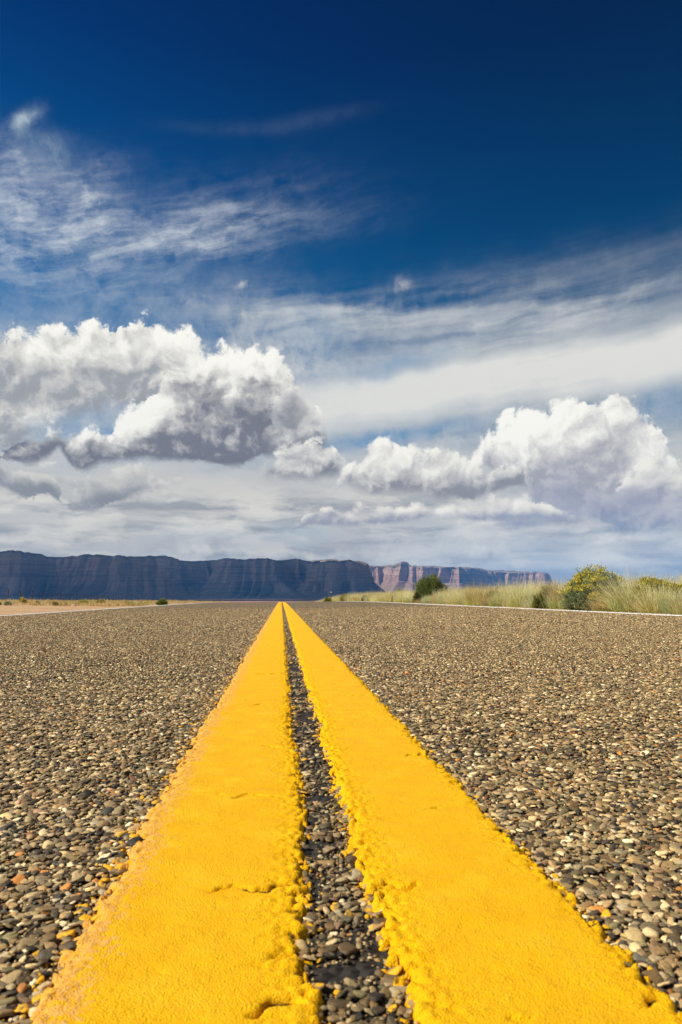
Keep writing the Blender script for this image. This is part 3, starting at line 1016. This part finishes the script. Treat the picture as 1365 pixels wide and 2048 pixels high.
def blades(root, dirs, lens, width, droop, c0, c1, nseg=4):
    """curved tapering strips; root, dirs: n x 3; colours from the foot to the tip"""
    n = len(root)
    side = np.cross(dirs, np.array([0, 0, 1.0]) + rng.normal(0, 0.35, (n, 3)))
    side /= np.linalg.norm(side, axis=1)[:, None] + 1e-9
    V, K = [], []
    for i in range(nseg + 1):
        q = i / nseg
        p_ = root + dirs * (lens * q)[:, None]
        p_ = p_ - np.array([0, 0, 1.0]) * (lens * droop * q * q)[:, None] + np.stack([dirs[:, 0], dirs[:, 1], 0 * lens], 1) * (lens * droop * 0.5 * q * q)[:, None]
        w = (width * (1 - q) ** 0.7 * 0.5 + width * 0.06)[:, None]
        V += [p_ - side * w, p_ + side * w]
        c = c0 * (1 - q) ** 1.8 + c1 * (1 - (1 - q) ** 1.8)
        K += [c, c]
    V = np.stack(V, 1)
    K = np.stack(K, 1)
    a = np.arange(nseg) * 2
    f = np.stack([a, a + 1, a + 3, a + 2], 1)
    nv = V.shape[1]
    faces = (f[None] + (np.arange(n) * nv)[:, None, None]).reshape(-1, 4)
    return V.reshape(-1, 3), faces, K.reshape(-1, 3)


STRAW = np.array((0.95, 0.80, 0.40))
PALE = np.array((0.98, 0.90, 0.56))
GREEN = np.array((0.44, 0.47, 0.14))
SAGE = np.array((0.42, 0.48, 0.25))
ORANGE = np.array((0.55, 0.36, 0.16))


def tuft(n, rad, height, spread_, foot, tip, width=0.0042, lean=(0, 0), var=0.25):
    th = rng.uniform(0, 2 * math.pi, n)
    r = np.sqrt(rng.random(n)) * rad
    root = np.stack([r * np.cos(th), r * np.sin(th), np.zeros(n) - 0.01], 1)
    tilt = np.abs(rng.normal(0, spread_, n)) * (0.35 + 0.65 * r / rad) + 0.03
    ph = th + rng.normal(0, 0.6, n)
    d = np.stack([np.sin(tilt) * np.cos(ph) + lean[0], np.sin(tilt) * np.sin(ph) + lean[1], np.cos(tilt)], 1)
    d /= np.linalg.norm(d, axis=1)[:, None]
    L = height * rng.uniform(0.5, 1.12, n)
    mixk = rng.random((n, 1)) ** 1.5
    c0 = foot * rng.uniform(0.7, 1.25, (n, 1))
    c1 = (tip * (1 - mixk * 0.4) + foot * mixk * 0.4) * rng.uniform(0.8, 1.15, (n, 1))
    return blades(root, d, L, np.full(n, width) * rng.uniform(0.6, 1.3, n), rng.uniform(0.05, 0.35, n), c0, c1)


def merge(ps):
    o_ = np.cumsum([0] + [len(p_[0]) for p_ in ps])
    return np.concatenate([p_[0] for p_ in ps]), np.concatenate([p_[1] + a for p_, a in zip(ps, o_)]), np.concatenate([p_[2] for p_ in ps])


def at(px, d):
    """ground point seen in photo column px at distance d along the road"""
    x = (px - 563) / F * d
    return float(x), float(d), float(ground_z(x, d))


def clump(px, d, label, n=420, rad=0.13, h=0.46, spread_=0.42, foot=GREEN, tip=STRAW, width=0.0045, lean=(0, 0), name='bunchgrass', group='pale bunchgrass along the white edge line'):
    v, f, k = tuft(n, rad, h * 1.22, spread_, foot, tip, width, lean)
    o = mesh_np(name, v, f, M['grass'], smooth=False, cols=k, loc=at(px, d * 1.07))
    return tag(o, label, 'grass clump', group)


G1 = 'pale bunchgrass along the white edge line'
clump(1342, 6.9, 'big green footed bunchgrass clump at the white line, in front of the olive shrub', 520, 0.13, 0.36, 0.5, GREEN * 1.3, PALE)
clump(1275, 7.6, 'wide bunchgrass clump with long pale blades leaning towards the flowering rabbitbrush', 520, 0.15, 0.50, 0.55, GREEN * 1.3, PALE, 0.005, (-0.30, 0))
clump(1238, 8.0, 'low sprawling bunchgrass with bent straws, at the foot of the flowering rabbitbrush', 300, 0.12, 0.34, 0.65, GREEN, STRAW, 0.0045, (-0.25, 0))
clump(1138, 9.4, 'rosy straw bunchgrass clump just before the flowering rabbitbrush', 460, 0.15, 0.47, 0.36, GREEN * 1.2 + 0.03, np.array((0.66, 0.47, 0.30)))
clump(1112, 9.9, 'grey-green bunchgrass clump beside the small dark round shrub', 420, 0.13, 0.40, 0.42, SAGE, STRAW)
clump(1050, 11.1, 'broad cream bunchgrass clump just beyond the small dark round shrub', 620, 0.20, 0.50, 0.42, GREEN * 1.2, PALE)
clump(1012, 12.3, 'sage tinted bunchgrass clump with thin upright tips, among cream ones', 420, 0.16, 0.47, 0.36, SAGE, STRAW)
clump(962, 13.6, 'tallest orange tinted bunchgrass clump, between dark round bush and cream clumps', 640, 0.26, 0.52, 0.38, GREEN * 1.2, np.array((0.66, 0.47, 0.24)))
clump(925, 15.5, 'fluffy pale bunchgrass clump next to the orange tinted one', 560, 0.22, 0.44, 0.45, GREEN * 1.2, PALE)
clump(885, 17.6, 'low pale bunchgrass mound in front of the dark round bush', 480, 0.22, 0.34, 0.5, GREEN * 1.3, PALE)
clump(806, 22.0, 'short pale bunchgrass mound left of the dark round bush', 520, 0.30, 0.36, 0.5, GREEN * 1.3, PALE, 0.007)
clump(770, 26.0, 'pale bunchgrass mound beside the small yellow-green shrub', 520, 0.34, 0.42, 0.5, GREEN * 1.3, PALE, 0.008)
clump(712, 37.0, 'farthest large pale bunchgrass mound before the white reflector post', 560, 0.6, 0.55, 0.5, GREEN * 1.3, PALE, 0.011)

# the belt of grass behind them, too dense to count
ps = []
for i in range(1500):
    y = 5.6 * math.exp(rng.random() ** 1.15 * math.log(100 / 5.6))
    x = 4.4 + abs(rng.normal(0, 1)) * (0.8 + 0.02 * y) + 0.01 * y
    if y > 24 and rng.random() < 0.4:
        x = 4.0 + rng.random() * 0.5
    elif y < 24:
        x += 0.25
    far = min(1.0, max(0.0, (y - 10) / 40))
    tip = [STRAW, PALE, PALE, ORANGE * 1.1, STRAW * 0.9][rng.integers(0, 5)]
    foot = [GREEN * 1.2, SAGE, GREEN * 1.5 + 0.02][rng.integers(0, 3)]
    v, f, k = tuft(int(230 - 120 * far), 0.12 + 0.12 * far, rng.uniform(0.30, 0.58) * (1 + 0.12 * far), 0.40, foot, tip, 0.0045 + 0.007 * far)
    ps.append((v + np.array([x, y, float(ground_z(x, y))]), f, k))
for i in range(420):
    y = 6.0 * math.exp(rng.random() * math.log(30 / 6.0))
    x = 3.92 + rng.random() * 0.55 + 0.008 * y
    tip = [STRAW, PALE, ORANGE * 1.1, SAGE * 1.3][rng.integers(0, 4)]
    v, f, k = tuft(150, 0.11, rng.uniform(0.16, 0.34), 0.42, [GREEN, SAGE, GREEN * 0.8][rng.integers(0, 3)], tip, 0.0048)
    ps.append((v + np.array([x, y, float(ground_z(x, y))]), f, k))
v, f, k = merge(ps)
tag(mesh_np('roadside_grass', v, f, M['grass'], smooth=False, cols=k), kind='stuff')

# short dry grass on the far side of the sandy shoulder, left
ps = []
for i in range(5200):
    y = 16 * math.exp(rng.random() * math.log(150 / 16))
    x = -3.7 - rng.random() ** 0.8 * (6 + 0.30 * y)
    if y < 17 + 1.15 * (-3.9 - x) + rng.normal(0, 0.5) or y < 16 + 1.15 * (-3.9 - x):
        continue
    big = rng.random() < 0.12
    tip = [np.array((0.70, 0.50, 0.22)), np.array((0.62, 0.46, 0.18)), np.array((0.76, 0.60, 0.34)), np.array((0.36, 0.34, 0.10))][rng.integers(0, 4)]
    v, f, k = tuft(46, 0.16 + 0.002 * y, (0.09 + 0.07 * rng.random()) * (1.4 if big else 1), 0.55, tip * 0.8, tip, 0.012 + 0.0001 * y)
    ps.append((v + np.array([x, y, float(ground_z(x, y))]), f, k))
v, f, k = merge(ps)
tag(mesh_np('dry_grass', v, f, M['grass'], smooth=False, cols=k), kind='stuff')


def shrub(px, d, w, h, label, leaf, cat='shrub', name='shrub', tips=150, per=46, ll=0.03, lw=0.006, flower=None, fl=0.35, up=0.55, group=None, gap=0.3, x=None):
    loc = at(px, d)
    root = empty(name, loc)
    tag(root, label, cat, group)
    th = rng.uniform(0, 2 * math.pi, tips)
    cz = rng.random(tips) ** 0.8
    el_ = np.arcsin(cz)
    rr = 0.62 + 0.42 * vnoise(th * 1.6 + px, el_ * 3 + px, 5) + rng.normal(0, 0.05, tips)
    T = np.stack([np.cos(el_) * np.cos(th) * w / 2 * rr, np.cos(el_) * np.sin(th) * w / 2 * rr, np.maximum(0.06 * h, np.sin(el_) * h * rr)], 1)
    B = np.stack([np.cos(th) * w * 0.07 * rng.random(tips), np.sin(th) * w * 0.07 * rng.random(tips), np.full(tips, -0.01)], 1)
    # stems
    dirs = T - B
    L = np.linalg.norm(dirs, axis=1)
    sv, sf, _ = blades(B, dirs / L[:, None], L, np.full(tips, max(0.006, w * 0.012)), np.full(tips, 0.03), np.ones((tips, 3)), np.ones((tips, 3)), 3)
    mesh_np('stem', sv, sf, M['stem'], smooth=False, parent=root)
    # leaves along the outer part of each stem
    q = 1 - rng.random((tips, per)) ** 1.1 * 0.78
    P_ = B[:, None] + dirs[:, None] * q[:, :, None] + rng.normal(0, 1, (tips, per, 3)) * (w * 0.030)
    P_ = P_.reshape(-1, 3)
    P_[:, 2] = np.maximum(P_[:, 2], 0.0)
    n = len(P_)
    dd = np.repeat(dirs / L[:, None], per, 0) + rng.normal(0, 0.55, (n, 3)) + np.array([0, 0, up])
    dd /= np.linalg.norm(dd, axis=1)[:, None]
    clumpk = np.repeat(rng.uniform(0.72, 1.25, (tips, 1)), per, 0)
    c = np.array(leaf) * clumpk * rng.uniform(0.75, 1.3, (n, 1))
    lv, lf, lk = blades(P_, dd, rng.uniform(0.7, 1.3, n) * ll, np.full(n, lw), np.full(n, 0.1), c * 0.8, c * 1.1, 2)
    mesh_np('foliage', lv, lf, M['leaf'], smooth=False, parent=root, cols=lk)
    if flower is not None:
        sel = np.where((rng.random(tips) < fl) & (cz > 0.25))[0]
        m_ = 40
        P_ = np.repeat(T[sel], m_, 0) + rng.normal(0, 1, (len(sel) * m_, 3)) * np.array([w * 0.028, w * 0.028, h * 0.02]) + np.array([0, 0, ll * 0.5])
        n = len(P_)
        dd = rng.normal(0, 0.5, (n, 3)) + np.array([0, 0, 0.8])
        dd /= np.linalg.norm(dd, axis=1)[:, None]
        c = np.array(flower) * rng.uniform(0.75, 1.15, (n, 1))
        lv, lf, lk = blades(P_, dd, np.full(n, ll * 0.5), np.full(n, lw * 1.6), np.full(n, 0.1), c, c, 2)
        mesh_np('flower_heads', lv, lf, M['leaf'], smooth=False, parent=root, cols=lk)
    return root


BLUEGREEN, OLIVE, DARK, YGREEN = (0.30, 0.37, 0.19), (0.17, 0.16, 0.04), (0.17, 0.22, 0.06), (0.50, 0.46, 0.06)
shrub(1204, 9.0, 0.84, 0.60, 'large grey-green rabbitbrush with yellow flower heads at the white edge line', BLUEGREEN, name='rabbitbrush', tips=520, per=110, ll=0.034, lw=0.0085, flower=(0.76, 0.62, 0.08), fl=0.36)
shrub(1350, 7.9, 0.80, 0.42, 'yellow-green shrub rising behind the nearest green footed bunchgrass', YGREEN, tips=300, per=80, ll=0.03, lw=0.008, flower=(0.42, 0.34, 0.03), fl=0.6)
shrub(1086, 10.4, 0.24, 0.27, 'small dark round shrub among grasses, before the broad cream clump', (0.22, 0.23, 0.05), tips=110, per=40, ll=0.022, lw=0.006)
shrub(866, 23.0, 1.30, 0.98, 'big dark green round bush standing above the pale roadside grass', DARK, cat='bush', name='bush', tips=420, per=80, ll=0.055, lw=0.012, up=1.0)
shrub(838, 21.6, 0.46, 0.36, 'low dark green shrub tucked against the foot of the big dark bush', (0.10, 0.12, 0.03), tips=120, per=40, ll=0.045, lw=0.012)
shrub(800, 29.0, 1.0, 0.56, 'wide dark shrub behind pale grass, left of the big dark bush', (0.15, 0.18, 0.06), tips=200, per=50, ll=0.05, lw=0.014)
shrub(789, 24.5, 0.32, 0.26, 'small yellow-green shrub between two pale bunchgrass mounds', (0.22, 0.21, 0.04), tips=90, per=36, ll=0.04, lw=0.012)
shrub(729, 33.0, 0.42, 0.33, 'small dark green shrub between the far bunchgrass mounds', (0.10, 0.12, 0.03), tips=90, per=36, ll=0.05, lw=0.014)
shrub(655, 55.0, 0.70, 0.42, 'tiny yellow-green shrub at the foot of the white reflector post', (0.28, 0.26, 0.05), tips=110, per=36, ll=0.07, lw=0.022)
shrub(1160, 9.6, 0.34, 0.30, 'low yellow flowering shrub left of the large rabbitbrush', (0.34, 0.33, 0.07), tips=140, per=60, ll=0.026, lw=0.007, flower=(0.85, 0.70, 0.07), fl=0.8)
shrub(1108, 10.6, 0.36, 0.40, 'upright yellow-green shrub beside the small dark round shrub', (0.25, 0.27, 0.05), tips=140, per=50, ll=0.03, lw=0.007)
shrub(992, 14.5, 0.55, 0.40, 'sage green shrub sunk in cream grass, right of the tallest orange tinted clump', (0.22, 0.26, 0.10), tips=150, per=50, ll=0.035, lw=0.009)
shrub(690, 42.0, 0.9, 0.50, 'golden green shrub among the farthest bunchgrass mounds', (0.38, 0.34, 0.07), tips=130, per=40, ll=0.06, lw=0.018)
# left of the road
GL = 'low shrubs along the sandy shoulder'
shrub(332, 20.5, 0.36, 0.19, 'bright green bush at the left road edge near the crest', (0.22, 0.27, 0.05), cat='bush', name='bush', tips=140, per=46, ll=0.03, lw=0.010)
for (px, d, w, h, lb, c) in [
        (8, 21.0, 0.36, 0.15, 'olive low shrub cut by the left edge of the photo', OLIVE),
        (23, 20.8, 0.22, 0.10, 'smallest dark shrub on the sand, left of the grey-green one', (0.12, 0.11, 0.03)),
        (42, 20.2, 0.24, 0.15, 'grey-green round shrub standing out on the sand by the second fence post', (0.17, 0.18, 0.09)),
        (70, 22.5, 0.36, 0.30, 'tallest thin olive shrub in the dry grass, in front of the wire fence', (0.22, 0.19, 0.05)),
        (97, 20.8, 0.18, 0.15, 'small upright olive shrub right of the tallest thin one', OLIVE),
        (130, 19.8, 0.20, 0.13, 'dark brownish shrub on the sand edge left of the pale rock', (0.13, 0.10, 0.03)),
        (183, 20.6, 0.42, 0.17, 'broad olive shrub right of the pale rock', OLIVE),
        (217, 20.4, 0.42, 0.19, 'widest olive shrub, at the tip of the sandy shoulder', (0.15, 0.14, 0.035)),
        (263, 20.8, 0.48, 0.12, 'flat olive shrub between the widest one and the bright green bush', OLIVE)]:
    shrub(px, d, w * 0.9, h * 0.85, lb, tuple(2.6 * a for a in c), tips=90, per=40, ll=0.028, lw=0.009, group=GL)

# ------------------------------------------------------------------ small pale rock on the sand
v0, f0 = ico(4)
rk = 0.75 + 0.5 * fbm(v0[:, 0] * 2 + 4, v0[:, 1] * 2 + v0[:, 2] * 1.7 + 8, 4, 12)
m, t, p = material('pale_rock')
put(t, p, 'Base Color', ramp(t, noise(t, objco(t), 30, 5, 0.6, dims='3D'), [(0.3, (0.34, 0.25, 0.17)), (0.7, (0.58, 0.48, 0.37))]))
put(t, p, 'Roughness', 0.9)
tag(mesh_np('rock', v0 * rk[:, None] * np.array((0.07, 0.055, 0.035)), f0, m, loc=tuple(np.array(at(165, 18.6)) + np.array((0, 0, 0.015)))),
    'small pale rock lying on the sandy shoulder', 'rock')
# ------------------------------------------------------------------ wire fence across the scrub on the left
M['steel'], t, p = material('dark_rusted_steel')
put(t, p, 'Base Color', ramp(t, noise(t, objco(t), 14, 5, 0.6, dims='3D'), [(0.35, (0.030, 0.024, 0.022)), (0.7, (0.075, 0.045, 0.032))]))
put(t, p, 'Roughness', 0.8)


def prism(a, b, r, sides=6):
    a, b = np.array(a, float), np.array(b, float)
    d = (b - a) / np.linalg.norm(b - a)
    u = np.cross(d, (0, 0, 1) if abs(d[2]) < 0.9 else (1, 0, 0))
    u /= np.linalg.norm(u)
    w = np.cross(d, u)
    ang = np.arange(sides) / sides * 2 * math.pi
    ring = np.cos(ang)[:, None] * u * r + np.sin(ang)[:, None] * w * r
    v = np.concatenate([a + ring, b + ring])
    i = np.arange(sides)
    return v, np.stack([i, (i + 1) % sides, (i + 1) % sides + sides, i + sides], 1), np.zeros((2 * sides, 3))


FX, FS = -28.0, 3.53
fy = [FX / (-549.0) * F + FS * i for i in range(-3, 30)]
fence = empty('wire_fence', (FX, fy[0], float(ground_z(FX, fy[0]))))
tag(fence, 'long wire fence on thin dark posts crossing the scrub left of the road', 'fence')
o0 = np.array(fence.location)
tops = []
for i, y in enumerate(fy):
    x = FX + rng.normal(0, 0.06)
    z = float(ground_z(x, y))
    h = 1.28 + rng.normal(0, 0.07)
    ln_ = rng.normal(0, 0.04, 2)
    # a T-shaped steel post with a spade foot
    v1 = prism((x, y, z - 0.2), (x + ln_[0], y + ln_[1], z + h), 0.046, 6)
    v2 = prism((x + 0.03, y, z - 0.2), (x + 0.03 + ln_[0], y + ln_[1], z + h - 0.03), 0.016, 4)
    v, f, _ = merge([v1, v2])
    mesh_np('post', v - o0, f, M['steel'], smooth=False, parent=fence)
    tops.append((x, y, z, ln_))
for q in (0.28, 0.52, 0.76, 1.02):
    ps = []
    for (a, b) in zip(tops[:-1], tops[1:]):
        pa, pb = np.array((a[0] + a[3][0] * q, a[1] + a[3][1] * q, a[2] + q)), np.array((b[0] + b[3][0] * q, b[1] + b[3][1] * q, b[2] + q))
        mid_ = (pa + pb) / 2 - np.array((0, 0, 0.02))
        ps += [prism(pa, mid_, 0.004, 4), prism(mid_, pb, 0.004, 4)]
    v, f, _ = merge(ps)
    mesh_np('wire', v - o0, f, M['steel'], smooth=False, parent=fence)

# ------------------------------------------------------------------ reflector post beyond the crest
x, y, z = at(662, 55.0)
post = empty('reflector_post', (x, y, z))
tag(post, 'thin dark roadside post topped by a white reflector, just past the crest', 'marker post')
v, f, _ = merge([prism((0, 0, -0.2), (0, 0, 0.80), 0.022, 6), prism((0, 0.012, -0.2), (0, 0.012, 0.74), 0.016, 4)])
mesh_np('pole', v, f, M['steel'], smooth=False, parent=post)
bm = bmesh.new()
bmesh.ops.create_cone(bm, cap_ends=True, segments=24, radius1=0.052, radius2=0.052, depth=0.016)
bmesh.ops.rotate(bm, verts=bm.verts, cent=(0, 0, 0), matrix=Matrix.Rotation(R(90), 3, 'X'))
bmesh.ops.translate(bm, verts=bm.verts, vec=(0, -0.032, 0.80))
me = bpy.data.meshes.new('reflector')
bm.to_mesh(me)
bm.free()
m, t, p = material('white_reflector')
put(t, p, 'Base Color', (0.86, 0.88, 0.90))
put(t, p, 'Roughness', 0.25)
me.materials.append(m)
rf = bpy.data.objects.new('reflector', me)
C.objects.link(rf)
rf.parent = post

# ------------------------------------------------------------------ desert air
me = bpy.data.meshes.new('haze')
bm = bmesh.new()
bmesh.ops.create_cube(bm, size=1.0)
bmesh.ops.scale(bm, vec=(29000, 17500, 570), verts=bm.verts)
bm.to_mesh(me)
bm.free()
m = bpy.data.materials.new('thin_blue_haze')
m.use_nodes = True
t = m.node_tree
t.nodes.remove(t.nodes['Principled BSDF'])
pv = t.nodes.new('ShaderNodeVolumePrincipled')
pv.inputs['Color'].default_value = (0.08, 0.42, 1.0, 1)
pv.inputs['Density'].default_value = 6.0e-5
t.links.new(pv.outputs[0], t.nodes['Material Output'].inputs['Volume'])
me.materials.append(m)
hz = bpy.data.objects.new('haze', me)
C.objects.link(hz)
hz.location = (0, 5100, 250)
tag(hz, kind='stuff')
